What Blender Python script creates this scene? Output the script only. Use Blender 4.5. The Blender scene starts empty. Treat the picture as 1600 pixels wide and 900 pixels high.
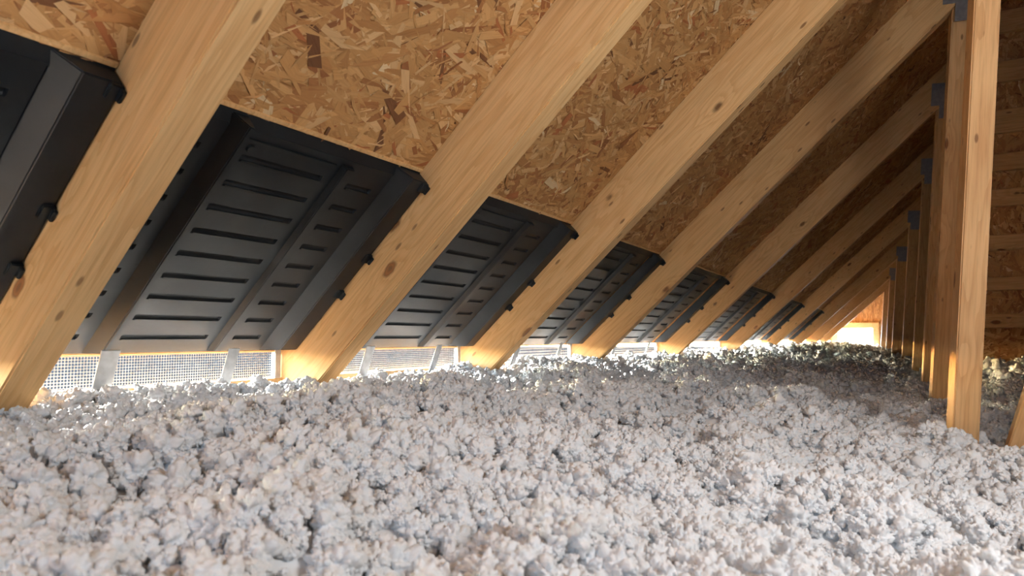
import bpy, bmesh, math, random
import numpy as np
from mathutils import Matrix, Vector

random.seed(7)
RNG = np.random.default_rng(11)
scene = bpy.context.scene
COL = scene.collection

# ------------------------------------------------------------------ camera
CAM = Vector((1.15668, -0.46120, -0.03084))
YAW, PITCH, FPX = 0.52164, 0.07268, 1055.606
cd = bpy.data.cameras.new('camera')
cd.sensor_width = 36.0
cd.lens = FPX / 1600.0 * 36.0
cd.clip_start = 0.02
cd.clip_end = 200
cd.dof.use_dof = True
cd.dof.focus_distance = 1.7
cd.dof.aperture_fstop = 8.0
cam = bpy.data.objects.new('camera', cd)
COL.objects.link(cam)
cam.location = CAM
cam.rotation_euler = (math.pi / 2 + PITCH, 0, YAW)
scene.camera = cam

# ------------------------------------------------------------------ sky, sun, lamps, exposure
world = bpy.data.worlds.new('sky')
scene.world = world
world.use_nodes = True
wn = world.node_tree
bg = wn.nodes['Background']
sky = wn.nodes.new('ShaderNodeTexSky')
sky.sky_type = 'NISHITA'
sky.sun_disc = False
sky.sun_elevation = math.radians(14)
sky.sun_rotation = math.radians(285)
sky.altitude = 200
wn.links.new(sky.outputs[0], bg.inputs[0])
bg.inputs[1].default_value = 10.0

sd = bpy.data.lights.new('sun', 'SUN')
sd.energy = 180.0
sd.angle = math.radians(0.6)
sd.color = (1.0, 0.95, 0.86)
sun = bpy.data.objects.new('sun', sd)
COL.objects.link(sun)
sun.rotation_euler = Vector((0.93, -0.22, -0.24)).to_track_quat('-Z', 'Y').to_euler()

wd = bpy.data.lights.new('assumed_spot_light', 'SPOT')      # assumed spot light, added out of view to the right of the photographer
wd.energy = 34.0
wd.spot_size = math.radians(142)
wd.spot_blend = 0.4
wd.shadow_soft_size = 0.16
wd.color = (1.0, 0.99, 0.97)
wl = bpy.data.objects.new('assumed_spot_light', wd)
COL.objects.link(wl)
wl.location = (1.85, 0.16, 0.40)
wl.rotation_euler = Vector((-1.46, 0.38, 0.2)).to_track_quat('-Z', 'Y').to_euler()

gd = bpy.data.lights.new('cool_fill_light', 'AREA')  # cool fill light added behind the photographer
gd.shape = 'RECTANGLE'
gd.size, gd.size_y = 0.7, 0.5
gd.energy = 6.5
gd.color = (0.52, 0.76, 1.0)
gl = bpy.data.objects.new('cool_fill_light', gd)
COL.objects.link(gl)
gl.location = (1.15, -1.47, 0.30)
gl.rotation_euler = (math.pi / 2, 0, 0)
fd = bpy.data.lights.new('far_opening_daylight', 'AREA')  # daylight standing in the small opening at the far end
fd.shape = 'RECTANGLE'
fd.size, fd.size_y = 0.56, 0.34
fd.energy = 70.0
fd.color = (0.9, 0.95, 1.0)
fl = bpy.data.objects.new('far_opening_daylight', fd)
COL.objects.link(fl)
fl.location = (0.44, 13.19, -0.04)
fl.rotation_euler = (-math.pi / 2, 0, 0)

vs = scene.view_settings
vs.view_transform = 'Standard'
vs.look = 'None'
vs.gamma = 1.0
vs.exposure = 0.0
vs.use_curve_mapping = False
try:
    scene.cycles.use_denoising = True
    scene.cycles.max_bounces = 4
    scene.cycles.time_limit = 1150
    scene.cycles.diffuse_bounces = 3
    scene.cycles.glossy_bounces = 2
    scene.cycles.caustics_reflective = False
    scene.cycles.caustics_refractive = False
    scene.cycles.use_adaptive_sampling = True
    scene.cycles.adaptive_threshold = 0.06
    scene.cycles.sample_clamp_indirect = 6.0
except Exception:
    pass

# ------------------------------------------------------------------ frame of the roof
PR = 0.74778                                   # roof pitch
CP, SP = math.cos(PR), math.sin(PR)
U = Vector((CP, 0, SP))                        # up the slope
N = Vector((-SP, 0, CP))                       # out through the roof
DEP, THK = 0.1314, 0.052                       # rafter depth and thickness
YT = {-1: -0.61, 0: 0.0, 1: 0.61, 2: 1.3294, 3: 2.1683, 4: 3.3362, 5: 4.8879, 6: 6.6630, 7: 8.595, 8: 10.35, 9: 11.9}
Y_BACK, Y_END = -1.5, 13.2
X_RIDGE = 2.3
S_RIDGE = X_RIDGE / CP
S_EAVE = -0.092

def R(s, y, n):
    v = U * s + N * n
    return Vector((v.x, y, v.z))

# ------------------------------------------------------------------ helpers
def lin(r, g, b):
    f = lambda c: (c / 255) / 12.92 if c / 255 <= 0.04045 else ((c / 255 + 0.055) / 1.055) ** 2.4
    return (f(r), f(g), f(b), 1.0)

def mesh_obj(name, me, mat=None, parent=None, ploc=None):
    o = bpy.data.objects.new(name, me)
    COL.objects.link(o)
    if mat is not None and len(me.materials) == 0:
        me.materials.append(mat)
    if parent is not None:
        o.parent = parent
        if ploc is not None:
            o.matrix_parent_inverse = Matrix.Translation(ploc).inverted()
    return o

def pydata(name, verts, faces, smooth=False):
    me = bpy.data.meshes.new(name)
    me.from_pydata([tuple(v) for v in verts], [], faces)
    me.update()
    if smooth:
        me.polygons.foreach_set('use_smooth', [True] * len(me.polygons))
    return me

def empty(name, loc, label=None, cat=None, group=None):
    o = bpy.data.objects.new(name, None)
    COL.objects.link(o)
    o.location = loc
    o.empty_display_size = 0.05
    tag(o, label, cat, group)
    return o

def tag(o, label=None, cat=None, group=None, kind=None):
    if label: o['label'] = label
    if cat: o['category'] = cat
    if group: o['group'] = group
    if kind: o['kind'] = kind
    return o

def fix_normals(me):
    bm = bmesh.new(); bm.from_mesh(me)
    bmesh.ops.recalc_face_normals(bm, faces=bm.faces)
    bm.to_mesh(me); bm.free()
    return me

def box_mesh(name, sx, sy, sz, bevel=0.0, org=(0, 0, 0), segs=1):
    """box from org, sizes sx, sy, sz along local axes"""
    bm = bmesh.new()
    bmesh.ops.create_cube(bm, size=1.0)
    for v in bm.verts:
        v.co = Vector(((v.co.x + .5) * sx + org[0], (v.co.y + .5) * sy + org[1], (v.co.z + .5) * sz + org[2]))
    if bevel:
        bmesh.ops.bevel(bm, geom=list(bm.edges), offset=bevel, segments=segs, affect='EDGES', profile=0.5)
    me = bpy.data.meshes.new(name)
    bm.to_mesh(me); bm.free()
    return me

def prism_y(name, poly, y0, y1, bevel=0.0):
    """polygon in xz extruded along y"""
    k = len(poly)
    vs_ = [(p[0], y0, p[1]) for p in poly] + [(p[0], y1, p[1]) for p in poly]
    fs = [tuple(range(k)), tuple(range(2 * k - 1, k - 1, -1))]
    fs += [(i, i + k, (i + 1) % k + k, (i + 1) % k) for i in range(k)]
    me = pydata(name, vs_, fs)
    fix_normals(me)
    if bevel:
        bm = bmesh.new(); bm.from_mesh(me)
        bmesh.ops.bevel(bm, geom=list(bm.edges), offset=bevel, segments=1, affect='EDGES')
        bm.to_mesh(me); bm.free()
    return me

def roof_box(name, s0, s1, y0, y1, n0, n1, bevel=0.0, cut=False):
    """box in roof coordinates; cut=True trims the low end level (z = ZCUT)"""
    vs_ = []
    for s in (s0, s1):
        for y in (y0, y1):
            for n in (n0, n1):
                ss = max(s0, scut(n)) if (cut and s == s0) else s
                if cut and s == s0:
                    ss = scut(n)
                vs_.append(R(ss, y, n))
    fs = [(0, 1, 3, 2), (4, 6, 7, 5), (0, 4, 5, 1), (2, 3, 7, 6), (0, 2, 6, 4), (1, 5, 7, 3)]
    me = fix_normals(pydata(name, vs_, fs))
    if bevel:
        bm = bmesh.new(); bm.from_mesh(me)
        bmesh.ops.bevel(bm, geom=list(bm.edges), offset=bevel, segments=2, affect='EDGES')
        bm.to_mesh(me); bm.free()
    return me

ZCUT = -0.0587
def scut(n):
    return (ZCUT - CP * n) / SP

# ------------------------------------------------------------------ materials
def new_mat(name):
    m = bpy.data.materials.new(name)
    m.use_nodes = True
    nt = m.node_tree
    b = nt.nodes['Principled BSDF']
    return m, nt, b

def nd(nt, typ, **kw):
    n = nt.nodes.new(typ)
    for k, v in kw.items():
        setattr(n, k, v)
    return n

def ramp(nt, fac, stops):
    r = nd(nt, 'ShaderNodeValToRGB')
    els = r.color_ramp.elements
    els[0].position, els[0].color = stops[0]
    els[1].position, els[1].color = stops[-1]
    for p, c in stops[1:-1]:
        e = els.new(p); e.color = c
    nt.links.new(fac, r.inputs[0])
    return r.outputs[0]

def mixc(nt, fac, a, b, mode='MIX'):
    m = nd(nt, 'ShaderNodeMix', data_type='RGBA', blend_type=mode)
    for i, v in ((0, fac), (6, a), (7, b)):
        if hasattr(v, 'is_linked') or hasattr(v, 'links'):
            nt.links.new(v, m.inputs[i])
        else:
            m.inputs[i].default_value = v
    return m.outputs[2]

def mathn(nt, op, a, b=None, clamp=False):
    m = nd(nt, 'ShaderNodeMath', operation=op, use_clamp=clamp)
    for i, v in ((0, a), (1, b)):
        if v is None: continue
        if hasattr(v, 'links'):
            nt.links.new(v, m.inputs[i])
        else:
            m.inputs[i].default_value = v
    return m.outputs[0]

def wood_mat(name, light, dark, knot=(92, 55, 28), var=0.12):
    m, nt, b = new_mat(name)
    tc = nd(nt, 'ShaderNodeTexCoord')
    oi = nd(nt, 'ShaderNodeObjectInfo')
    off = nd(nt, 'ShaderNodeCombineXYZ')
    for i, k in enumerate((37.0, 11.0, 23.0)):
        nt.links.new(mathn(nt, 'MULTIPLY', oi.outputs['Random'], k), off.inputs[i])
    add = nd(nt, 'ShaderNodeVectorMath', operation='ADD')
    nt.links.new(tc.outputs['Object'], add.inputs[0]); nt.links.new(off.outputs[0], add.inputs[1])
    P = add.outputs[0]
    def scaled(v):
        s = nd(nt, 'ShaderNodeVectorMath', operation='MULTIPLY')
        nt.links.new(P, s.inputs[0]); s.inputs[1].default_value = v
        return s.outputs[0]
    # knots
    vo = nd(nt, 'ShaderNodeTexVoronoi', feature='F1'); vo.inputs['Scale'].default_value = 1.0
    nt.links.new(scaled((4.6, 9.5, 9.5)), vo.inputs['Vector'])
    dist = vo.outputs['Distance']
    jn = nd(nt, 'ShaderNodeTexNoise'); jn.inputs['Scale'].default_value = 1.0
    nt.links.new(scaled((60, 60, 60)), jn.inputs['Vector'])
    dj = mathn(nt, 'ADD', dist, mathn(nt, 'MULTIPLY', mathn(nt, 'SUBTRACT', jn.outputs[0], 0.5), 0.05))
    # growth rings bent around the knots
    near = nd(nt, 'ShaderNodeMapRange', interpolation_type='SMOOTHSTEP')
    near.inputs[1].default_value = 0.0; near.inputs[2].default_value = 0.45
    near.inputs[3].default_value = 1.0; near.inputs[4].default_value = 0.0
    nt.links.new(dist, near.inputs[0])
    n1 = nd(nt, 'ShaderNodeTexNoise'); n1.inputs['Scale'].default_value = 1.0
    n1.inputs['Detail'].default_value = 3.0; n1.inputs['Roughness'].default_value = 0.5
    nt.links.new(scaled((1.3, 16, 16)), n1.inputs['Vector'])
    phase = mathn(nt, 'ADD', mathn(nt, 'MULTIPLY', n1.outputs[0], 9.0), mathn(nt, 'MULTIPLY', near.outputs[0], 2.2))
    saw = mathn(nt, 'FRACT', phase)
    ring = nd(nt, 'ShaderNodeMapRange', interpolation_type='SMOOTHSTEP')
    ring.inputs[1].default_value = 0.35; ring.inputs[2].default_value = 0.95
    nt.links.new(saw, ring.inputs[0])
    # fine fibre
    n2 = nd(nt, 'ShaderNodeTexNoise'); n2.inputs['Scale'].default_value = 1.0
    n2.inputs['Detail'].default_value = 4.0; n2.inputs['Roughness'].default_value = 0.65
    nt.links.new(scaled((9, 240, 240)), n2.inputs['Vector'])
    n3 = nd(nt, 'ShaderNodeTexNoise'); n3.inputs['Scale'].default_value = 1.0
    n3.inputs['Detail'].default_value = 2.0
    nt.links.new(scaled((2.2, 5, 5)), n3.inputs['Vector'])
    base = mixc(nt, mathn(nt, 'MULTIPLY', ring.outputs[0], 0.42), lin(*light), lin(*dark))
    fib = ramp(nt, n2.outputs[0], [(0.32, (0.72, 0.66, 0.6, 1)), (0.55, (1, 1, 1, 1)), (0.8, (1.08, 1.07, 1.05, 1))])
    base = mixc(nt, 0.55, base, fib, 'MULTIPLY')
    big = ramp(nt, n3.outputs[0], [(0.3, (0.84, 0.79, 0.72, 1)), (0.7, (1.06, 1.05, 1.03, 1))])
    base = mixc(nt, 0.8, base, big, 'MULTIPLY')
    rv = ramp(nt, oi.outputs['Random'], [(0.0, (1 - var, 1 - var * 1.15, 1 - var * 1.4, 1)), (1.0, (1 + var * .5, 1 + var * .5, 1 + var * .4, 1))])
    base = mixc(nt, 1.0, base, rv, 'MULTIPLY')
    # small pitch specks
    v2 = nd(nt, 'ShaderNodeTexVoronoi', feature='F1'); v2.inputs['Scale'].default_value = 1.0
    nt.links.new(scaled((9, 26, 26)), v2.inputs['Vector'])
    sp = nd(nt, 'ShaderNodeMapRange', interpolation_type='SMOOTHSTEP')
    sp.inputs[1].default_value = 0.125; sp.inputs[2].default_value = 0.06
    nt.links.new(v2.outputs['Distance'], sp.inputs[0])
    base = mixc(nt, mathn(nt, 'MULTIPLY', sp.outputs[0], 0.75), base, lin(112, 70, 38))
    km = nd(nt, 'ShaderNodeMapRange', interpolation_type='SMOOTHSTEP')
    km.inputs[1].default_value = 0.125; km.inputs[2].default_value = 0.07
    nt.links.new(dj, km.inputs[0])
    kc = ramp(nt, dj, [(0.025, lin(*knot)), (0.06, lin(138, 86, 46)), (0.085, lin(96, 58, 32)), (0.12, lin(170, 115, 66))])
    base = mixc(nt, mathn(nt, 'MULTIPLY', km.outputs[0], 0.92), base, kc)
    nt.links.new(base, b.inputs['Base Color'])
    b.inputs['Roughness'].default_value = 0.62
    b.inputs['Specular IOR Level'].default_value = 0.3
    bp = nd(nt, 'ShaderNodeBump'); bp.inputs['Strength'].default_value = 0.25; bp.inputs['Distance'].default_value = 0.002
    nt.links.new(n2.outputs[0], bp.inputs['Height']); nt.links.new(bp.outputs[0], b.inputs['Normal'])
    return m

M_WOOD = wood_mat('spruce_timber', (236, 196, 142), (212, 158, 100))
M_POST = wood_mat('pale_spruce_timber', (228, 188, 138), (200, 148, 96))

def osb_mat(name, tint=(1, 1, 1, 1)):
    """strand board: oriented flakes in three overlapping voronoi layers"""
    m, nt, b = new_mat(name)
    tc = nd(nt, 'ShaderNodeTexCoord')
    cur = None
    pal = [(0.0, lin(140, 94, 56)), (0.22, lin(172, 122, 74)), (0.5, lin(192, 142, 88)), (0.75, lin(206, 158, 102)), (1.0, lin(222, 182, 130))]
    for i, (rot, sc) in enumerate(((0.3, (26, 26, 7)), (1.3, (30, 30, 9)), (2.2, (24, 24, 6)))):
        mp = nd(nt, 'ShaderNodeMapping')
        mp.inputs['Location'].default_value = (i * 3.1, i * 1.7, i * 2.3)
        mp.inputs['Rotation'].default_value = (rot, 0.75 * (i % 2), rot * .6)
        mp.inputs['Scale'].default_value = sc
        nt.links.new(tc.outputs['Object'], mp.inputs[0])
        vo = nd(nt, 'ShaderNodeTexVoronoi', feature='F1')
        vo.inputs['Scale'].default_value = 2.0
        nt.links.new(mp.outputs[0], vo.inputs['Vector'])
        sep = nd(nt, 'ShaderNodeSeparateColor')
        nt.links.new(vo.outputs['Color'], sep.inputs[0])
        c = ramp(nt, sep.outputs[0], pal)
        ns = nd(nt, 'ShaderNodeTexNoise'); ns.inputs['Scale'].default_value = 4.0; ns.inputs['Detail'].default_value = 4.0
        nt.links.new(mp.outputs[0], ns.inputs['Vector'])
        c = mixc(nt, 0.6, c, ramp(nt, ns.outputs[0], [(0.3, (0.6, 0.55, 0.5, 1)), (0.7, (1.1, 1.1, 1.1, 1))]), 'MULTIPLY')
        if cur is None:
            cur = c
        else:
            pick = nd(nt, 'ShaderNodeMapRange'); pick.inputs[1].default_value = 0.5; pick.inputs[2].default_value = 0.52
            nt.links.new(sep.outputs[1], pick.inputs[0])
            cur = mixc(nt, pick.outputs[0], cur, c)
    cur = mixc(nt, 1.0, cur, tint, 'MULTIPLY')
    nt.links.new(cur, b.inputs['Base Color'])
    b.inputs['Roughness'].default_value = 0.7
    b.inputs['Specular IOR Level'].default_value = 0.25
    return m

M_OSB = osb_mat('strand_board')

def strand_mat():
    m, nt, b = new_mat('wood_strand')
    ca = nd(nt, 'ShaderNodeAttribute', attribute_name='tone')
    uv = nd(nt, 'ShaderNodeAttribute', attribute_name='grain')
    ns = nd(nt, 'ShaderNodeTexNoise'); ns.inputs['Scale'].default_value = 1.0
    ns.inputs['Detail'].default_value = 5.0; ns.inputs['Roughness'].default_value = 0.65
    nt.links.new(uv.outputs['Vector'], ns.inputs['Vector'])
    g = ramp(nt, ns.outputs[0], [(0.28, (0.62, 0.54, 0.46, 1)), (0.42, (0.92, 0.9, 0.87, 1)), (0.6, (1.0, 1.0, 1.0, 1)), (0.75, (1.12, 1.12, 1.1, 1))])
    c = mixc(nt, 0.8, ca.outputs['Color'], g, 'MULTIPLY')
    nt.links.new(c, b.inputs['Base Color'])
    b.inputs['Roughness'].default_value = 0.62
    b.inputs['Specular IOR Level'].default_value = 0.35
    bp = nd(nt, 'ShaderNodeBump'); bp.inputs['Strength'].default_value = 0.4; bp.inputs['Distance'].default_value = 0.001
    nt.links.new(ns.outputs[0], bp.inputs['Height']); nt.links.new(bp.outputs[0], b.inputs['Normal'])
    return m
M_STRAND = strand_mat()

def plastic_mat():
    m, nt, b = new_mat('black_plastic')
    tc = nd(nt, 'ShaderNodeTexCoord')
    ns = nd(nt, 'ShaderNodeTexNoise'); ns.inputs['Scale'].default_value = 9.0; ns.inputs['Detail'].default_value = 6.0
    nt.links.new(tc.outputs['Object'], ns.inputs['Vector'])
    n2 = nd(nt, 'ShaderNodeTexNoise'); n2.inputs['Scale'].default_value = 120.0; n2.inputs['Detail'].default_value = 3.0
    nt.links.new(tc.outputs['Object'], n2.inputs['Vector'])
    c = ramp(nt, ns.outputs[0], [(0.35, (0.008, 0.010, 0.0125, 1)), (0.55, (0.013, 0.016, 0.019, 1)), (0.75, (0.028, 0.032, 0.036, 1))])
    nt.links.new(c, b.inputs['Base Color'])
    nt.links.new(ramp(nt, ns.outputs[0], [(0.3, (0.34, 0.34, 0.34, 1)), (0.7, (0.52, 0.52, 0.52, 1))]), b.inputs['Roughness'])
    b.inputs['Specular IOR Level'].default_value = 0.22
    bp = nd(nt, 'ShaderNodeBump'); bp.inputs['Strength'].default_value = 0.12; bp.inputs['Distance'].default_value = 0.001
    nt.links.new(n2.outputs[0], bp.inputs['Height']); nt.links.new(bp.outputs[0], b.inputs['Normal'])
    return m
M_PLASTIC = plastic_mat()

def metal_mat(name, col, rough=0.45, metallic=0.7):
    m, nt, b = new_mat(name)
    tc = nd(nt, 'ShaderNodeTexCoord')
    ns = nd(nt, 'ShaderNodeTexNoise'); ns.inputs['Scale'].default_value = 60.0; ns.inputs['Detail'].default_value = 4.0
    nt.links.new(tc.outputs['Object'], ns.inputs['Vector'])
    k = lambda f: (col[0] * f, col[1] * f, col[2] * f, 1)
    nt.links.new(ramp(nt, ns.outputs[0], [(0.3, k(0.8)), (0.7, k(1.12))]), b.inputs['Base Color'])
    b.inputs['Roughness'].default_value = rough
    b.inputs['Metallic'].default_value = metallic
    return m
M_GALV = metal_mat('galvanised_steel', (0.56, 0.58, 0.60), 0.5, 0.6)
M_MESH = metal_mat('white_coated_mesh', (0.78, 0.78, 0.75), 0.5, 0.1)
M_PLATE = metal_mat('dull_truss_plate', (0.30, 0.31, 0.33), 0.5, 0.75)

def insulation_mat():
    m, nt, b = new_mat('white_loose_fill')
    tc = nd(nt, 'ShaderNodeTexCoord')
    ns = nd(nt, 'ShaderNodeTexNoise'); ns.inputs['Scale'].default_value = 26.0; ns.inputs['Detail'].default_value = 1.0
    nt.links.new(tc.outputs['Object'], ns.inputs['Vector'])
    c = ramp(nt, ns.outputs[0], [(0.3, (0.79, 0.80, 0.815, 1)), (0.6, (0.85, 0.86, 0.875, 1))])
    nt.links.new(c, b.inputs['Base Color'])
    b.inputs['Roughness'].default_value = 0.95
    b.inputs['Specular IOR Level'].default_value = 0.15
    return m
M_INS = insulation_mat()

def plain_mat(name, col, rough=0.8):
    m, nt, b = new_mat(name)
    tc = nd(nt, 'ShaderNodeTexCoord')
    ns = nd(nt, 'ShaderNodeTexNoise'); ns.inputs['Scale'].default_value = 3.0; ns.inputs['Detail'].default_value = 5.0
    nt.links.new(tc.outputs['Object'], ns.inputs['Vector'])
    nt.links.new(ramp(nt, ns.outputs[0], [(0.3, tuple(c * .85 for c in col) + (1,)), (0.7, tuple(col) + (1,))]), b.inputs['Base Color'])
    b.inputs['Roughness'].default_value = rough
    b.inputs['Specular IOR Level'].default_value = 0.0
    return m
M_GROUND = plain_mat('dark_lawn', (0.007, 0.009, 0.011))
M_JOIST = plain_mat('dusty_board', (0.35, 0.27, 0.18))

# ------------------------------------------------------------------ structure: sheathing (ceiling)
ceil = empty('ceiling', (0, 0, 0)); tag(ceil, kind='structure')
YS = sorted(YT.items())

def strands(name, s0, s1, y0, y1, count, big, parent, seed, place=None, turn=0.0):
    place = place or R
    rg = np.random.default_rng(seed)
    V, F, T, G = [], [], [], []
    pal = np.array([lin(202, 152, 96)[:3], lin(212, 164, 108)[:3], lin(224, 182, 130)[:3], lin(188, 136, 84)[:3],
                    lin(172, 118, 72)[:3], lin(160, 104, 64)[:3], lin(126, 84, 54)[:3], lin(234, 206, 162)[:3], lin(182, 114, 70)[:3]])
    pw = np.array([.28, .26, .15, .175, .06, .02, .012, .018, .025])
    order = np.linspace(0, 1, count)
    for i in range(count):
        r = rg.random()
        if r < 0.30:
            L, Wd = rg.uniform(.06, .13) * big, rg.uniform(.009, .022) * big
        elif r < 0.75:
            L, Wd = rg.uniform(.04, .09) * big, rg.uniform(.004, .010) * big
        else:
            L, Wd = rg.uniform(.025, .06) * big, rg.uniform(.0018, .004) * big
        a = rg.normal(0.0, 0.6) if rg.random() < .72 else rg.uniform(-1.57, 1.57)
        cs, cy = rg.uniform(s0, s1), rg.uniform(y0, y1)
        n = -0.0004 - 0.0022 * order[i]
        t1, t2 = rg.normal(0, 0.0007, 2)
        e = rg.uniform(-.5, .5, 4) * Wd
        bow = rg.normal(0, .06) * L
        pts = [(-.5 * L + e[0], -.5 * Wd), (0, -.5 * Wd * rg.uniform(.85, 1.1) + bow), (.5 * L + e[1], -.5 * Wd * rg.uniform(.6, 1)),
               (.5 * L + e[2], .5 * Wd), (0, .5 * Wd * rg.uniform(.85, 1.1) + bow), (-.5 * L + e[3], .5 * Wd * rg.uniform(.6, 1))]
        ca, sa = math.cos(a + turn), math.sin(a + turn)
        col = pal[rg.choice(len(pal), p=pw)] * rg.uniform(.9, 1.08)
        gx_, gy_, gz_ = rg.uniform(0, 80, 3)
        b0 = len(V)
        for (px, py) in pts:
            yy = min(max(cy + px * ca - py * sa, y0 - .02), y1 + .02)
            ss = cs + px * sa + py * ca
            V.append(place(ss, yy, n + t1 * px / L * 2 + t2 * py / Wd))
            T.append((col[0], col[1], col[2], 1.0))
            G.append((gx_ + px * 20, gy_ + py * 300, gz_))
        F += [(b0, b0 + 1, b0 + 4, b0 + 5), (b0 + 1, b0 + 2, b0 + 3, b0 + 4)]
    me = pydata(name, V, F)
    ta = me.attributes.new('tone', 'FLOAT_COLOR', 'POINT')
    ta.data.foreach_set('color', np.array(T, dtype=np.float32).ravel())
    ga = me.attributes.new('grain', 'FLOAT_VECTOR', 'POINT')
    ga.data.foreach_set('vector', np.array(G, dtype=np.float32).ravel())
    o = mesh_obj('wood_strands', me, M_STRAND, parent)
    o['kind'] = 'stuff'
    return o

bays = [(Y_BACK, YT[-1])] + [(YS[i][1], YS[i + 1][1]) for i in range(len(YS) - 1)] + [(YT[9], Y_END)]
STR = {1: (0.40, 0.72, 2200, 1.15), 2: (0.40, 1.15, 5600, 1.2), 3: (0.40, 1.55, 7200, 1.15), 4: (0.40, 1.85, 7400, 1.15), 5: (0.40, 1.95, 6000, 1.35),
       6: (0.40, 1.95, 3600, 1.7), 7: (0.40, 1.95, 2600, 2.0)}
for bi, (a, b_) in enumerate(bays):
    g = 0.0015
    me = roof_box('osb_panel', S_EAVE, S_RIDGE, a + g + THK * .5, b_ - g + THK * .5, 0.0, 0.015)
    pn = mesh_obj('osb_panel', me, M_OSB, ceil)
    if bi in STR:
        s0, s1, cnt, bg_ = STR[bi]
        strands('wood_strands', s0, s1, a + THK, b_, cnt, bg_, pn, 100 + bi)

# opposite slope and the gable walls that close the loft
me = pydata('ceiling_opposite', [Vector((X_RIDGE, Y_BACK, S_RIDGE * SP)), Vector((X_RIDGE, Y_END, S_RIDGE * SP)),
                                 Vector((2 * X_RIDGE, Y_END, 0)), Vector((2 * X_RIDGE, Y_BACK, 0)),
                                 Vector((X_RIDGE, Y_BACK, S_RIDGE * SP + .02)), Vector((X_RIDGE, Y_END, S_RIDGE * SP + .02)),
                                 Vector((2 * X_RIDGE, Y_END, .02)), Vector((2 * X_RIDGE, Y_BACK, .02))],
            [(0, 1, 2, 3), (7, 6, 5, 4), (0, 4, 5, 1), (1, 5, 6, 2), (2, 6, 7, 3), (3, 7, 4, 0)])
fix_normals(me)
tag(mesh_obj('ceiling_opposite', me, M_OSB), kind='structure')

ZB = -0.55
me = box_mesh('floor', 2 * X_RIDGE + .3, Y_END - Y_BACK, 0.03, org=(-0.12, Y_BACK, ZB - .03))
tag(mesh_obj('floor', me, M_JOIST), kind='structure')
me = box_mesh('wall_eave', 0.03, Y_END - Y_BACK, 0.43, org=(2 * X_RIDGE + .02, Y_BACK, ZB))
me2 = box_mesh('wall_opposite_eave', 0.03, Y_END - Y_BACK, 0.6, org=(2 * X_RIDGE, Y_BACK, ZB))
tag(mesh_obj('wall_opposite_eave', me2, M_OSB), kind='structure')
bpy.data.meshes.remove(me)

# gable walls
def wall_with_hole(name, y, t, hx0, hx1, hz0, hz1):
    xs = [-0.1, hx0, hx1, 2 * X_RIDGE]
    top = lambda x: (x * SP / CP if x <= X_RIDGE else (2 * X_RIDGE - x) * SP / CP)
    polys = [[(xs[0], ZB), (hx0, ZB), (hx0, top(hx0)), (xs[0], top(xs[0]))],
             [(hx0, ZB), (hx1, ZB), (hx1, hz0), (hx0, hz0)],
             [(hx0, hz1), (hx1, hz1), (hx1, top(hx1))] + ([(X_RIDGE, top(X_RIDGE))] if hx0 < X_RIDGE < hx1 else []) + [(hx0, top(hx0))],
             [(hx1, ZB), (xs[3], ZB), (xs[3], top(xs[3]))] + ([(X_RIDGE, top(X_RIDGE))] if hx1 < X_RIDGE else []) + [(hx1, top(hx1))]]
    root = empty(name, (0, 0, 0)); tag(root, kind='structure')
    for p in polys:
        mesh_obj('osb_panel', prism_y('osb_panel', p, y, y + t), M_OSB, root)
    return root
wb = empty('wall_back', (0, Y_BACK, 0)); tag(wb, kind='structure')
for x0, x1 in ((-.1, 1.1), (1.1, X_RIDGE), (X_RIDGE, 3.5), (3.5, 2 * X_RIDGE)):
    tp = lambda x: (x if x <= X_RIDGE else 2 * X_RIDGE - x) * SP / CP
    mesh_obj('osb_panel', prism_y('osb_panel', [(x0, ZB), (x1 - .002, ZB), (x1 - .002, tp(x1 - .002)), (x0, tp(x0))], Y_BACK - .02, Y_BACK), M_OSB, wb, (0, Y_BACK, 0))
wall_with_hole('wall_far', Y_END, 0.02, 0.16, 0.72, -0.22, 0.13)

# timber frame of the small opening at the far end
def frame(name, x0, x1, z0, z1, y, w, d):
    root = empty(name, (x0, y, z0)); tag(root, kind='structure')
    for nm, (sx, sz, ox, oz) in {'jamb': (w, z1 - z0 + 2 * w, x1, z0 - w), 'jamb.001': (w, z1 - z0 + 2 * w, x0 - w, z0 - w),
                                 'head': (x1 - x0, w, x0, z1), 'sill': (x1 - x0, w, x0, z0 - w)}.items():
        o = mesh_obj(nm.split('.')[0], box_mesh(nm, sx, d, sz, 0.003, (ox, y, oz)), M_WOOD, root, (x0, y, z0))
    return root
wf = frame('added_window', 0.8, 1.5, 0.05, 0.55, Y_BACK + .001, 0.05, 0.02)  # made-up window on the closed back wall, added to go with the fill light
mesh_obj('pane', box_mesh('pane', .7, .004, .5, 0, (0.8, Y_BACK + .002, .05)), M_MESH, wf, (0.8, Y_BACK + .001, 0.05))  # opaque pane of the added window, behind the fill light
frame('window_1', 0.16, 0.72, -0.22, 0.13, Y_END - 0.06, 0.10, 0.06)

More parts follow.
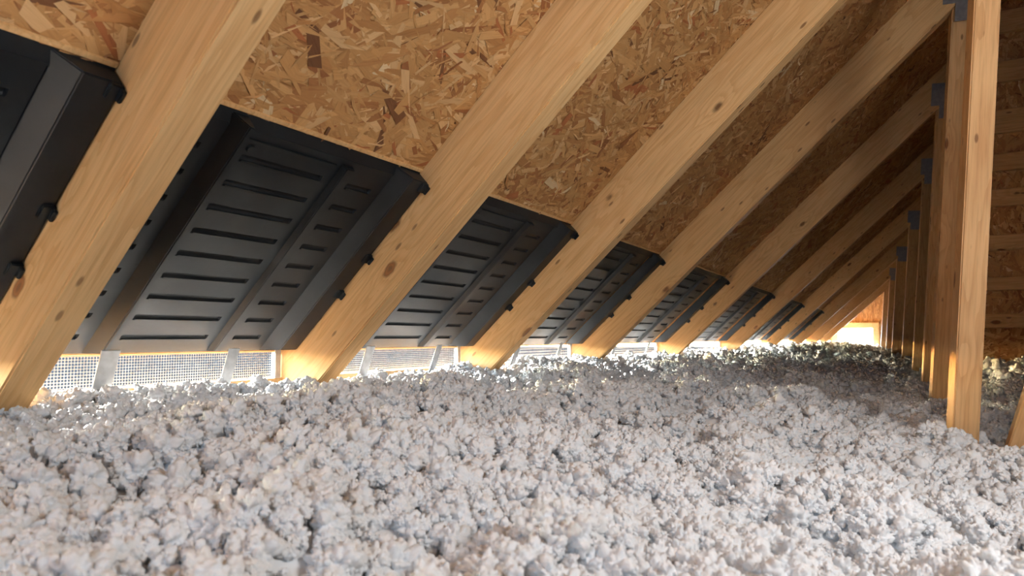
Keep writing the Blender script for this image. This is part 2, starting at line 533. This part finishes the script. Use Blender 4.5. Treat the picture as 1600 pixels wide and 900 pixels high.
# boarded end wall right of the posts
YW = 3.25
wr = empty('wall_right', (1.5, YW, -.3)); tag(wr, kind='structure')
rt = lambda x: x * SP / CP
poly = [(1.44, 0.011), (4.4, 0.011), (4.4, rt(.2)), (X_RIDGE, rt(X_RIDGE)), (1.44, rt(1.44))]
wp = mesh_obj('osb_panel', prism_y('osb_panel', poly, YW + .03, YW + .05), M_OSB, wr, (1.5, YW, -.3))
strands('wood_strands', 0.0, 1.5, 1.46, 1.8, 3600, 1.0, wp, 300, lambda s, y, n: Vector((y, YW + .03 + n, s)), 1.57)
wp = mesh_obj('osb_panel', prism_y('osb_panel', [(1.44, -.22), (4.4, -.22), (4.4, 0.009), (1.44, 0.009)], YW + .02, YW + .05), M_OSB, wr, (1.5, YW, -.3))
strands('wood_strands', -.2, -.03, 1.46, 1.8, 700, 0.9, wp, 301, lambda s, y, n: Vector((y, YW + .02 + n, s)), 0.0)
for i, (z0, z1) in enumerate(((.011, .074), (.179, .239), (.359, .430), (.56, .638), (.722, .80), (.894, 1.002), (1.13, 1.225), (1.36, 1.46), (1.6, 1.7))):
    x0 = max(1.44, (z1 + .02) * CP / SP)
    o = mesh_obj('plank', box_mesh('plank', 4.2 - x0, .03, z1 - z0, .003, (0, 0, 0)), M_WOOD, wr, (1.5, YW, -.3))
    o.location = (x0, YW, z0)

# ground outside, seen through the vents
me = pydata('ground', [(-500, -400, -2.8), (-0.2, -400, -2.8), (-0.2, 400, -2.8), (-500, 400, -2.8)], [(0, 1, 2, 3)])
tag(mesh_obj('ground', me, M_GROUND), kind='structure')
me = pydata('ground', [(-0.2, 13.3, -2.8), (400, 13.3, -2.8), (400, 400, -2.8), (-0.2, 400, -2.8)], [(0, 1, 2, 3)])
tag(mesh_obj('ground', me, M_GROUND), kind='structure')

# eave timbers: batten above the vent, wall plate below it
LEN = Y_END - Y_BACK
ROTY = Matrix.Rotation(math.pi / 2, 4, 'Z')
def along_y(name, x0, z0, sx, sz):
    o = mesh_obj(name, box_mesh(name, LEN, sx, sz, 0.002), M_WOOD)
    o.matrix_world = Matrix.Translation((x0 + sx, Y_BACK, z0)) @ ROTY
    tag(o, kind='structure')
    return o
along_y('trim_1', -0.088, -0.0635, 0.026, 0.011)
along_y('trim_2', -0.105, -0.36, 0.05, 0.238)

# ------------------------------------------------------------------ roof trusses
TRUSS_LABEL = {
    -1: 'spruce rafter overhead just behind the photographer, left of every other rafter',
    0: 'nearest big spruce rafter crossing the upper left, broad pale underside with knots',
    1: 'second rafter from the left, bright orange side face, running up to the top centre',
    2: 'third rafter from the left with the tall pale foreground post at the right',
    3: 'fourth rafter from the left, meeting the second post under a toothed plate',
    4: 'fifth rafter from the left, meeting the third post at two grey plates',
    5: 'sixth rafter from the left, brownish, right of the fifth black baffle',
    6: 'seventh rafter from the left, dim, between the two smallest black baffles',
    7: 'eighth rafter from the left, just right of the smallest black baffle',
    8: 'second farthest small rafter, sunlit at its foot near the bright opening',
    9: 'farthest small rafter beside the bright opening at the end'}
# left edge of each post at the insulation, width, depth
POSTS = {2: (1.245, .050, .085), 3: (1.234, .072, .07), 4: (1.236, .075, .06), 5: (1.214, .10, .05), 6: (1.152, .10, .06), 7: (1.05, .11, .06), 8: (0.96, .11, .06), 9: (0.86, .11, .06)}
LEAN = 0.084
ROOFROT = Matrix(((CP, 0, -SP, 0), (0, 1, 0, 0), (SP, 0, CP, 0), (0, 0, 0, 1)))   # local x up the slope, z = outward

def teeth_plate(name, w, h):
    """thin toothed connector plate in local xz, facing -y"""
    bm = bmesh.new()
    def bx(x0, x1, y0, y1, z0, z1):
        vs_ = [bm.verts.new(c) for c in ((x0, y0, z0), (x1, y0, z0), (x1, y1, z0), (x0, y1, z0), (x0, y0, z1), (x1, y0, z1), (x1, y1, z1), (x0, y1, z1))]
        for f in ((0, 3, 2, 1), (4, 5, 6, 7), (0, 1, 5, 4), (1, 2, 6, 5), (2, 3, 7, 6), (3, 0, 4, 7)):
            bm.faces.new([vs_[i] for i in f])
    bx(-w / 2, w / 2, -.0015, 0, -h / 2, h / 2)
    nx, nz = max(2, int(w / .016)), max(2, int(h / .02))
    for i in range(nx):
        for j in range(nz):
            cx, cz = (i + .5) / nx * w - w / 2, (j + .5) / nz * h - h / 2
            bx(cx - .0022, cx + .0022, -.0032, -.0014, cz - .005, cz + .005)
    me = bpy.data.meshes.new(name)
    bm.to_mesh(me); bm.free()
    return me

def post_base_z(k):
    return -0.42

for k, y in YT.items():
    s0 = -0.085
    s1 = S_RIDGE - 0.02
    base = R(s0, y, -DEP)
    t = empty('roof_truss', base, TRUSS_LABEL[k], 'roof truss', 'roof trusses along the eave')
    L = s1 - s0
    # lower end cut level a little under the insulation
    bm = bmesh.new()
    prof = [(s0 - 0.13, -DEP), (s1, -DEP), (s1, -0.0005), (s0 - .005, -0.0005), (s0 - 0.13, -.115)]
    a = [bm.verts.new((p[0] - s0, 0, p[1])) for p in prof]
    c = [bm.verts.new((p[0] - s0, THK, p[1])) for p in prof]
    n_ = len(prof)
    bm.faces.new(a); bm.faces.new(c[::-1])
    for i in range(n_):
        bm.faces.new((a[i], c[i], c[(i + 1) % n_], a[(i + 1) % n_]))
    bmesh.ops.recalc_face_normals(bm, faces=bm.faces)
    bmesh.ops.bevel(bm, geom=list(bm.edges), offset=.0028, segments=2, affect='EDGES')
    me = bpy.data.meshes.new('rafter'); bm.to_mesh(me); bm.free()
    o = mesh_obj('rafter', me, M_WOOD, t, base)
    o.matrix_basis = Matrix.Translation(R(s0, y, 0)) @ ROOFROT
    if k in POSTS:
        xl, w, d = POSTS[k]
        zb = post_base_z(k)
        zi = -0.26
        x0 = xl + w * .5
        # post top: where its axis meets the rafter underside
        # rafter underside z = x*tan - DEP/CP ; axis x = x0 + LEAN (z - zi)
        tn = SP / CP
        zt = (tn * (x0 - LEAN * zi) - DEP / CP) / (1 - tn * LEAN)
        ax = Vector((LEAN, 0, 1)).normalized()
        Lp = (zt - zb) / ax.z
        tilt = math.atan(LEAN)
        cut = w * .5 * math.tan(PR - 0 + 0) * .9
        bm = bmesh.new()
        # local x along the post, local y = depth, local z = width (pointing -x in the world)
        pr = [(0, -w / 2), (Lp - cut * .85, -w / 2 + 0), (Lp - cut * .85, w / 2)]
        pr = [(0, -w / 2), (Lp + cut, -w / 2), (Lp - cut, w / 2), (0, w / 2)]
        a = [bm.verts.new((p[0], 0, p[1])) for p in pr]
        c = [bm.verts.new((p[0], d, p[1])) for p in pr]
        bm.faces.new(a); bm.faces.new(c[::-1])
        for i in range(4):
            bm.faces.new((a[i], c[i], c[(i + 1) % 4], a[(i + 1) % 4]))
        bmesh.ops.recalc_face_normals(bm, faces=bm.faces)
        bmesh.ops.bevel(bm, geom=list(bm.edges), offset=.003, segments=2, affect='EDGES')
        me = bpy.data.meshes.new('post'); bm.to_mesh(me); bm.free()
        o = mesh_obj('post', me, M_POST, t, base)
        rot = Matrix(((ax.x, 0, -ax.z, 0), (0, 1, 0, 0), (ax.z, 0, ax.x, 0), (0, 0, 0, 1)))
        yaw = Matrix.Rotation(0.10, 4, 'Z')
        o.matrix_basis = Matrix.Translation((x0 + LEAN * (zb - zi), y, zb)) @ yaw @ rot
        if k <= 8:
            xt = x0 + LEAN * (zt - zi)
            for (px, pz, pw, ph) in ((xt - .005, zt + .03, .115, .11), (xt + .0, zt - .055, w * .92, .07)):
                q = mesh_obj('connector_plate', teeth_plate('connector_plate', pw, ph), M_PLATE, t, base)
                q.matrix_basis = Matrix.Translation((px, y - .0005 - (0.004 if ph < .1 else 0), pz)) @ Matrix.Rotation(tilt, 4, 'Y')
                q['label'] = 'dull grey toothed steel plate'
    if k == 2:
        ax = Vector((0.30, 0, 1)).normalized()
        me = box_mesh('diagonal_web', 1.25, .05, .075, .003, (0, 0, -.0375))
        o = mesh_obj('diagonal_web', me, M_POST, t, base)
        rot = Matrix(((ax.x, 0, -ax.z, 0), (0, 1, 0, 0), (ax.z, 0, ax.x, 0), (0, 0, 0, 1)))
        o.matrix_basis = Matrix.Translation((1.35, y + .004, -.38)) @ rot

# ------------------------------------------------------------------ black ventilation baffles
BAFFLE_LABEL = {
    -1: 'black plastic vent baffle at the left edge, cut off by the frame',
    0: 'largest fully visible black vent baffle, between the first and second rafters',
    1: 'black louvred vent baffle between the second and third rafters',
    2: 'black vent baffle between the third and fourth rafters',
    3: 'black vent baffle between the fourth and fifth rafters',
    4: 'narrow looking black vent baffle between the fifth and sixth rafters',
    5: 'small black vent baffle between the sixth and seventh rafters',
    6: 'smallest and farthest black vent baffle'}
NP, NR = -0.010, -0.036
S_TOP = 0.437

def panel_mesh(name, y0, y1, slots, n=NP, depth=0.006, sl_h=0.007):
    """pressed plastic sheet with recessed louvre slots; slots = (s, ya, yb)"""
    e = 0.0025
    ss = {scut(n), S_TOP - 0.012}
    yy = {y0, y1}
    for (s, ya, yb) in slots:
        ss |= {s - sl_h - .006, s - sl_h, s, s + .0012}
        yy |= {ya - e, ya, yb, yb + e}
    ss = sorted(ss); yy = sorted(yy)
    V = []; F = []
    for s in ss:
        for y in yy:
            dn = 0.0
            for (sc, ya, yb) in slots:
                if sc - sl_h - 1e-6 <= s <= sc + 1e-6 and ya - 1e-6 <= y <= yb + 1e-6:
                    dn = depth if s > sc - 1e-4 else depth * 0.75
            V.append(R(s, y, n + dn))
    w = len(yy)
    for i in range(len(ss) - 1):
        for j in range(w - 1):
            F.append((i * w + j, i * w + j + 1, (i + 1) * w + j + 1, (i + 1) * w + j))
    b0 = len(V)     # a back sheet so that it has thickness
    for s in (ss[0], ss[-1]):
        for y in (y0, y1):
            V.append(R(s, y, n + depth + .002))
    F += [(b0, b0 + 2, b0 + 3, b0 + 1)]
    F += [(b0, b0 + 1, w - 1, 0), (b0 + 2, (len(ss) - 1) * w, (len(ss) - 1) * w + w - 1, b0 + 3)]
    return pydata(name, V, F)

def extrude_profile(name, prof, s_top, close=True, bevel=0.0):
    """prof = closed (y, n) outline swept up the slope; low end cut level"""
    k = len(prof)
    V = [R(scut(n), y, n) for (y, n) in prof] + [R(s_top, y, n) for (y, n) in prof]
    F = [tuple(range(k)), tuple(range(2 * k - 1, k - 1, -1))] + [(i, i + k, (i + 1) % k + k, (i + 1) % k) for i in range(k)]
    me = fix_normals(pydata(name, V, F))
    if bevel:
        bm = bmesh.new(); bm.from_mesh(me)
        bmesh.ops.bevel(bm, geom=list(bm.edges), offset=bevel, segments=2, affect='EDGES')
        bm.to_mesh(me); bm.free()
    return me

def make_baffle(b):
    ya, yb = YT[b] + THK, YT[b + 1]
    W = yb - ya
    f = lambda t: ya + W * t
    base = R(scut(NR), (ya + yb) / 2, NR)
    t = empty('vent_baffle', base, BAFFLE_LABEL[b], 'vent baffle', 'black vent baffles between the rafters')
    near = b <= 3
    S = [0.379 - 0.051 * i for i in range(9)]
    def part(nm, me, parent=t):
        return mesh_obj(nm, me, M_PLASTIC, parent, base if parent is t else None)
    lsl = [(s, f(.03), f(.17)) for s in S]
    msl = [(s, f(.305), f(.60)) for s in S]
    rsl = [(s, f(.715), f(.825)) for s in S]
    pl = part('side_panel', panel_mesh('side_panel', ya + .001, f(.215), lsl))
    pm = part('main_panel', panel_mesh('main_panel', f(.25), f(.684), msl))
    pr = part('side_panel', panel_mesh('side_panel', f(.682), f(.87), rsl))
    # louvre lips along the lower edge of every slot
    if near:
        for pan, sl in ((pl, lsl), (pm, msl), (pr, rsl)):
            if pan is pl and b < 0:
                continue
            for (s, y0, y1) in sl:
                o = mesh_obj('louvre', roof_box('louvre', s - .0125, s - .0085, y0, y1, NP - .0022, NP + .001, .0008), M_PLASTIC, pan)
                o.matrix_parent_inverse = Matrix.Identity(4)
    # ribs
    y0, y1 = f(.208), f(.262)
    part('rib', extrude_profile('rib', [(y0, NP + .007), (y0 + .016, NR), (y1 - .004, NR), (y1, NP + .007)], S_TOP + .004, bevel=.0018))
    y1 = yb - .0015
    y0 = yb - min(.075, .135 * W)
    part('rib', extrude_profile('rib', [(y0, NP + .007), (y0 + .026, NR), (y1, NR), (y1, NP + .007)], S_TOP + .006, bevel=.0018))
    # flat border strip beside the left rib, raised centre ridge
    part('border_strip', extrude_profile('border_strip', [(f(.258), NP + .001), (f(.258), NP - .007), (f(.282), NP - .005), (f(.288), NP + .001)], S_TOP - .02, bevel=.001))
    yc0, yc1 = f(.638), f(.692)
    part('centre_ridge', extrude_profile('centre_ridge', [(yc0, NP + .004), (yc0 + .006, NP - .012), (yc1 - .006, NP - .012), (yc1, NP + .004)], S_TOP - .022, bevel=.0015))
    # top lip sloping back to the board, and a raised bead below it
    V = [R(S_TOP - .014, ya + .001, NP), R(S_TOP - .014, yb - .001, NP), R(S_TOP + .008, yb - .001, -.003), R(S_TOP + .008, ya + .001, -.003),
         R(S_TOP - .016, ya + .001, NP + .006), R(S_TOP - .016, yb - .001, NP + .006), R(S_TOP - .002, yb - .001, -.001), R(S_TOP - .002, ya + .001, -.001)]
    part('top_lip', fix_normals(pydata('top_lip', V, [(0, 1, 2, 3), (4, 7, 6, 5), (0, 4, 5, 1), (1, 5, 6, 2), (2, 6, 7, 3), (3, 7, 4, 0)])))
    part('bead', roof_box('bead', S_TOP - .034, S_TOP - .026, f(.27), f(.62), NP - .004, NP + .001, .001))
    # clips pinching the neighbouring rafter
    for s in (S_TOP - .006, 0.235, 0.13):
        part('clip', roof_box('clip', s - .011, s + .011, yb - .018, yb - .0008, NR - .005, NR + .004, .0015))
        part('clip', roof_box('clip', s - .009, s + .009, yb - .006, yb - .0008, NR - .012, NR - .004, .0012))
    if near:      # rivet at the upper corner
        bm = bmesh.new()
        bmesh.ops.create_cone(bm, cap_ends=True, segments=16, radius1=.0075, radius2=.006, depth=.004)
        me = bpy.data.meshes.new('rivet'); bm.to_mesh(me); bm.free()
        o = part('rivet', me)
        q = R(S_TOP - .044, f(.312), NP - .002)
        o.matrix_basis = Matrix.Translation(q) @ Matrix(((CP, 0, SP, 0), (0, 1, 0, 0), (SP, 0, -CP, 0), (0, 0, 0, 1)))
    return t
for b in range(-1, 7):
    make_baffle(b)
    # pale cut edge of the board above each baffle
    ya, yb = YT[b] + THK, YT[b + 1]
    mesh_obj('edge_strip', roof_box('edge_strip', S_TOP + .0085, S_TOP + .0165, ya + .001, yb - .001, -.006, .0, .001), M_WOOD, ceil)

# ------------------------------------------------------------------ soffit vents: perforated strip, straps
VENT_LABEL = {
    -1: 'perforated vent strip left of the nearest rafter, hidden at the frame edge',
    0: 'bright perforated vent strip under the largest black baffle',
    1: 'perforated vent strip between the feet of the second and third rafters',
    2: 'perforated vent strip between the feet of the third and fourth rafters',
    3: 'glowing vent strip between the feet of the fourth and fifth rafters',
    4: 'glowing vent strip between the feet of the fifth and sixth rafters',
    5: 'tiny glowing vent strip between the feet of the sixth and seventh rafters',
    6: 'tiny glowing vent strip under the farthest black baffle',
    7: 'tiny glowing vent strip past the farthest black baffle',
    8: 'tiny glowing vent strip at the foot of the farthest rafter'}
XV = -0.073
def perforated(name, y0, y1, z0, z1, pitch):
    cols = max(2, int((y1 - y0) / pitch)); rows = max(2, int((z1 - z0) / pitch))
    py, pz = (y1 - y0) / cols, (z1 - z0) / rows
    V = []; F = []
    r = 0.44
    for j in range(rows):
        for i in range(cols):
            cy, cz = y0 + (i + .5) * py, z0 + (j + .5) * pz
            b0 = len(V)
            sq = [(.5, 0), (.5, .5), (0, .5), (-.5, .5), (-.5, 0), (-.5, -.5), (0, -.5), (.5, -.5)]
            for (a, c) in sq:
                V.append((XV, cy + a * py, cz + c * pz))
            for q in range(8):
                an = q * math.pi / 4
                V.append((XV, cy + r * py * math.cos(an), cz + r * pz * math.sin(an)))
            for q in range(8):
                F.append((b0 + q, b0 + (q + 1) % 8, b0 + 8 + (q + 1) % 8, b0 + 8 + q))
    return pydata(name, V, F)
for b in range(-1, 9):
    ya, yb = YT[b] + THK, YT[b + 1]
    W = yb - ya
    base = Vector((XV, (ya + yb) / 2, -0.13))
    t = empty('soffit_vent', base, VENT_LABEL[b], 'vent', 'vents along the eave')
    pitch = .0052 if b <= 1 else (.009 if b <= 3 else .02)
    mesh_obj('mesh_strip', perforated('mesh_strip', ya + .002, yb - .002, -.118, -.0645, pitch), M_MESH, t, base)
    if b <= 4:
        for fr, wd_ in ((.235, .032), (.665, .026)):
            yc = ya + W * fr
            ax = Vector((-0.045, 0, -0.12)).normalized()
            me = box_mesh('strap', .13, wd_, .0025, .0008, (0, -wd_ / 2, 0))
            o = mesh_obj('strap', me, M_GALV, t, base)
            o.matrix_basis = Matrix.Translation((.018, yc, -.052)) @ Matrix(((ax.x, 0, -ax.z, 0), (0, 1, 0, 0), (ax.z, 0, ax.x, 0), (0, 0, 0, 1)))
            o['label'] = 'grey galvanised steel strap'
        o = mesh_obj('end_angle', box_mesh('end_angle', .012, .016, .075, .001, (XV + .002, yb - .018, -.132)), M_GALV, t, base)

# ------------------------------------------------------------------ loose-fill insulation
def vnoise(x, y, seed):
    """smooth 2-D value noise in [-1, 1]"""
    rg = np.random.default_rng(seed)
    tab = rg.random((256, 256)) * 2 - 1
    xi = np.floor(x).astype(int); yi = np.floor(y).astype(int)
    fx = x - xi; fy = y - yi
    fx = fx * fx * (3 - 2 * fx); fy = fy * fy * (3 - 2 * fy)
    g = lambda a, b: tab[a & 255, b & 255]
    return (g(xi, yi) * (1 - fx) + g(xi + 1, yi) * fx) * (1 - fy) + (g(xi, yi + 1) * (1 - fx) + g(xi + 1, yi + 1) * fx) * fy

def sstep(t):
    t = np.clip(t, 0, 1)
    return t * t * (3 - 2 * t)

def ground_z(x, y):
    z = -0.131 - 0.122 * np.clip(x, -.05, 1.2)
    z = z + 0.155 * sstep((y - 1.7) / 1.5) * sstep((x - 1.22) / .28)
    z = z + (0.3 + 0.7 * sstep((x - .1) / .25)) * (0.030 * vnoise(x * 4.2 + 7, y * 3.4 + 3, 5) + 0.038 * vnoise(x * 9 + 1, y * 7 + 9, 6) + 0.008 * vnoise(x * 24, y * 22, 8))
    return z

def axis(brk):
    out = []
    for (a, b, d0, d1) in brk:
        t = a
        while t < b:
            out.append(t)
            q = (t - a) / (b - a)
            t += d0 * (1 - q) + d1 * q
    out.append(brk[-1][1])
    return np.array(out)
gx = axis([(-0.055, 1.6, .007, .007), (1.6, 4.55, .02, .06)])
gy = axis([(-1.47, -0.3, .03, .01), (-0.3, 1.2, .007, .007), (1.2, 4.0, .007, .02), (4.0, 13.15, .02, .06)])
GX, GY = np.meshgrid(gx, gy)
GZ = ground_z(GX, GY) - 0.012 + .013 * vnoise(GX * 15 + 3, GY * 15 + 8, 61) * (0.3 + 0.7 * sstep((GX - .1) / .25)) + .003 * vnoise(GX * 60, GY * 60, 31)
ny, nx = GX.shape
ii = np.arange(ny * nx).reshape(ny, nx)
quads = np.stack([ii[:-1, :-1], ii[:-1, 1:], ii[1:, 1:], ii[1:, :-1]], -1).reshape(-1, 4)
V = np.stack([GX, GY, GZ], -1).reshape(-1, 3).astype(np.float32)
me = bpy.data.meshes.new('loose_fill_insulation')
me.vertices.add(len(V)); me.vertices.foreach_set('co', V.ravel())
me.loops.add(quads.size); me.loops.foreach_set('vertex_index', quads.ravel().astype(np.int32))
me.polygons.add(len(quads))
me.polygons.foreach_set('loop_start', (np.arange(len(quads)) * 4).astype(np.int32))
me.polygons.foreach_set('loop_total', np.full(len(quads), 4, dtype=np.int32))
me.polygons.foreach_set('use_smooth', np.ones(len(quads), dtype=bool))
me.update(calc_edges=True); me.validate()
ins = mesh_obj('loose_fill_insulation', me, M_INS)
tag(ins, 'fluffy white loose-fill insulation covering the whole attic floor', 'insulation', kind='stuff')

# tufts: popcorn-like flocks, each a lobed blob with smaller lobes on it
def tuft_template(i, sub):
    bm = bmesh.new()
    bmesh.ops.create_icosphere(bm, subdivisions=sub, radius=1.0)
    me = bpy.data.meshes.new('tuft')
    bm.to_mesh(me); bm.free()
    v = np.empty(len(me.vertices) * 3); me.vertices.foreach_get('co', v); v = v.reshape(-1, 3)
    r_ = np.random.default_rng(900 + i)
    def lobes(n, a0, a1, w0, w1):
        d = r_.normal(size=(n, 3)); d /= np.linalg.norm(d, axis=1)[:, None]
        am = r_.uniform(a0, a1, n); rad = r_.uniform(w0, w1, n)
        ang = np.arccos(np.clip(v @ d.T, -1, 1))
        return np.max(am * np.sqrt(np.maximum(1 - (ang / rad) ** 2, 0)), axis=1)
    h = 0.42 + lobes(13, .15, .46, .32, .68) + lobes(95, .06, .21, .11, .25) + lobes(420, .02, .075, .045, .10)
    h += r_.normal(0, .008, len(v))
    v2 = v * h[:, None] * r_.uniform(.8, 1.2, 3)
    me.vertices.foreach_set('co', v2.astype(np.float32).ravel())
    me.polygons.foreach_set('use_smooth', np.ones(len(me.polygons), dtype=bool))
    me.materials.append(M_INS)
    me.update()
    return bpy.data.objects.new('tuft', me)      # only a source for the instances below

rg = np.random.default_rng(3)
NTPL = 8
def flock(store, n, x0, x1, y0, y1, r0, r1, amp, pw=1.7):
    cx = rg.uniform(x0, x1, n); cy = rg.uniform(y0, y1, n)
    r = r0 * (r1 / r0) ** (rg.random(n) ** pw)
    z = ground_z(cx, cy) + amp * vnoise(cx * 15 + 3, cy * 15 + 8, 61) * (0.3 + 0.7 * sstep((cx - .1) / .25)) + r * rg.uniform(-.45, .25, n)
    store.append((np.stack([cx, cy, z], -1), r, rg.uniform(0, 6.283, (n, 3)), rg.integers(0, NTPL, n)))

def build_tufts(store, sub, seed):
    """one part of the insulation: tufts instanced on points; the templates never enter the scene themselves"""
    PT, SC, RO, IX = [np.concatenate([q[i] for q in store]) for i in range(4)]
    me = bpy.data.meshes.new('tufts')
    me.vertices.add(len(PT)); me.vertices.foreach_set('co', PT.astype(np.float32).ravel())
    me.attributes.new('size', 'FLOAT', 'POINT').data.foreach_set('value', SC.astype(np.float32))
    me.attributes.new('turn', 'FLOAT_VECTOR', 'POINT').data.foreach_set('vector', RO.astype(np.float32).ravel())
    me.attributes.new('pick', 'INT', 'POINT').data.foreach_set('value', IX.astype(np.int32))
    tf = mesh_obj('tufts', me, M_INS, ins)
    tf['kind'] = 'stuff'
    ng = bpy.data.node_groups.new('scatter_tufts', 'GeometryNodeTree')
    ng.interface.new_socket('Geometry', in_out='INPUT', socket_type='NodeSocketGeometry')
    ng.interface.new_socket('Geometry', in_out='OUTPUT', socket_type='NodeSocketGeometry')
    gi = ng.nodes.new('NodeGroupInput'); go = ng.nodes.new('NodeGroupOutput')
    jn = ng.nodes.new('GeometryNodeJoinGeometry')
    for i in range(NTPL):
        oi = ng.nodes.new('GeometryNodeObjectInfo')
        oi.inputs['Object'].default_value = tuft_template(i + seed, sub)
        oi.inputs['As Instance'].default_value = False
        g2 = ng.nodes.new('GeometryNodeGeometryToInstance')
        ng.links.new(oi.outputs['Geometry'], g2.inputs[0]); ng.links.new(g2.outputs[0], jn.inputs[0])
    def attr(nm, dt):
        n = ng.nodes.new('GeometryNodeInputNamedAttribute'); n.data_type = dt
        n.inputs['Name'].default_value = nm
        return n.outputs[0]
    iop = ng.nodes.new('GeometryNodeInstanceOnPoints')
    ng.links.new(gi.outputs[0], iop.inputs['Points'])
    ng.links.new(jn.outputs[0], iop.inputs['Instance'])
    iop.inputs['Pick Instance'].default_value = True
    ng.links.new(attr('pick', 'INT'), iop.inputs['Instance Index'])
    e2r = ng.nodes.new('FunctionNodeEulerToRotation')
    ng.links.new(attr('turn', 'FLOAT_VECTOR'), e2r.inputs[0])
    ng.links.new(e2r.outputs[0], iop.inputs['Rotation'])
    ng.links.new(attr('size', 'FLOAT'), iop.inputs['Scale'])
    ng.links.new(iop.outputs[0], go.inputs[0])
    mod = tf.modifiers.new('scatter', 'NODES')
    mod.node_group = ng

near, mid, far = [], [], []
flock(near, 9500, 0.0, 1.6, -0.45, 0.9, .009, .026, .013)
flock(near, 300, 0.1, 1.5, -0.35, 1.6, .02, .032, .013)
flock(near, 9000, 0.0, 1.6, -0.3, 0.9, .004, .010, .013)
flock(mid, 9000, -0.04, 1.9, 0.85, 2.4, .010, .028, .013)
flock(mid, 4500, -0.04, 1.8, 0.85, 2.4, .006, .013, .013)
flock(far, 7000, -0.04, 2.0, 2.35, 5.2, .014, .034, .012)
flock(far, 4500, -0.02, 1.7, 5.1, 13.1, .025, .055, .014)
flock(far, 1500, 1.6, 4.5, -1.4, 3.2, .02, .04, .01)
build_tufts(near, 5, 0)
build_tufts(mid, 4, 20)
build_tufts(far, 3, 40)
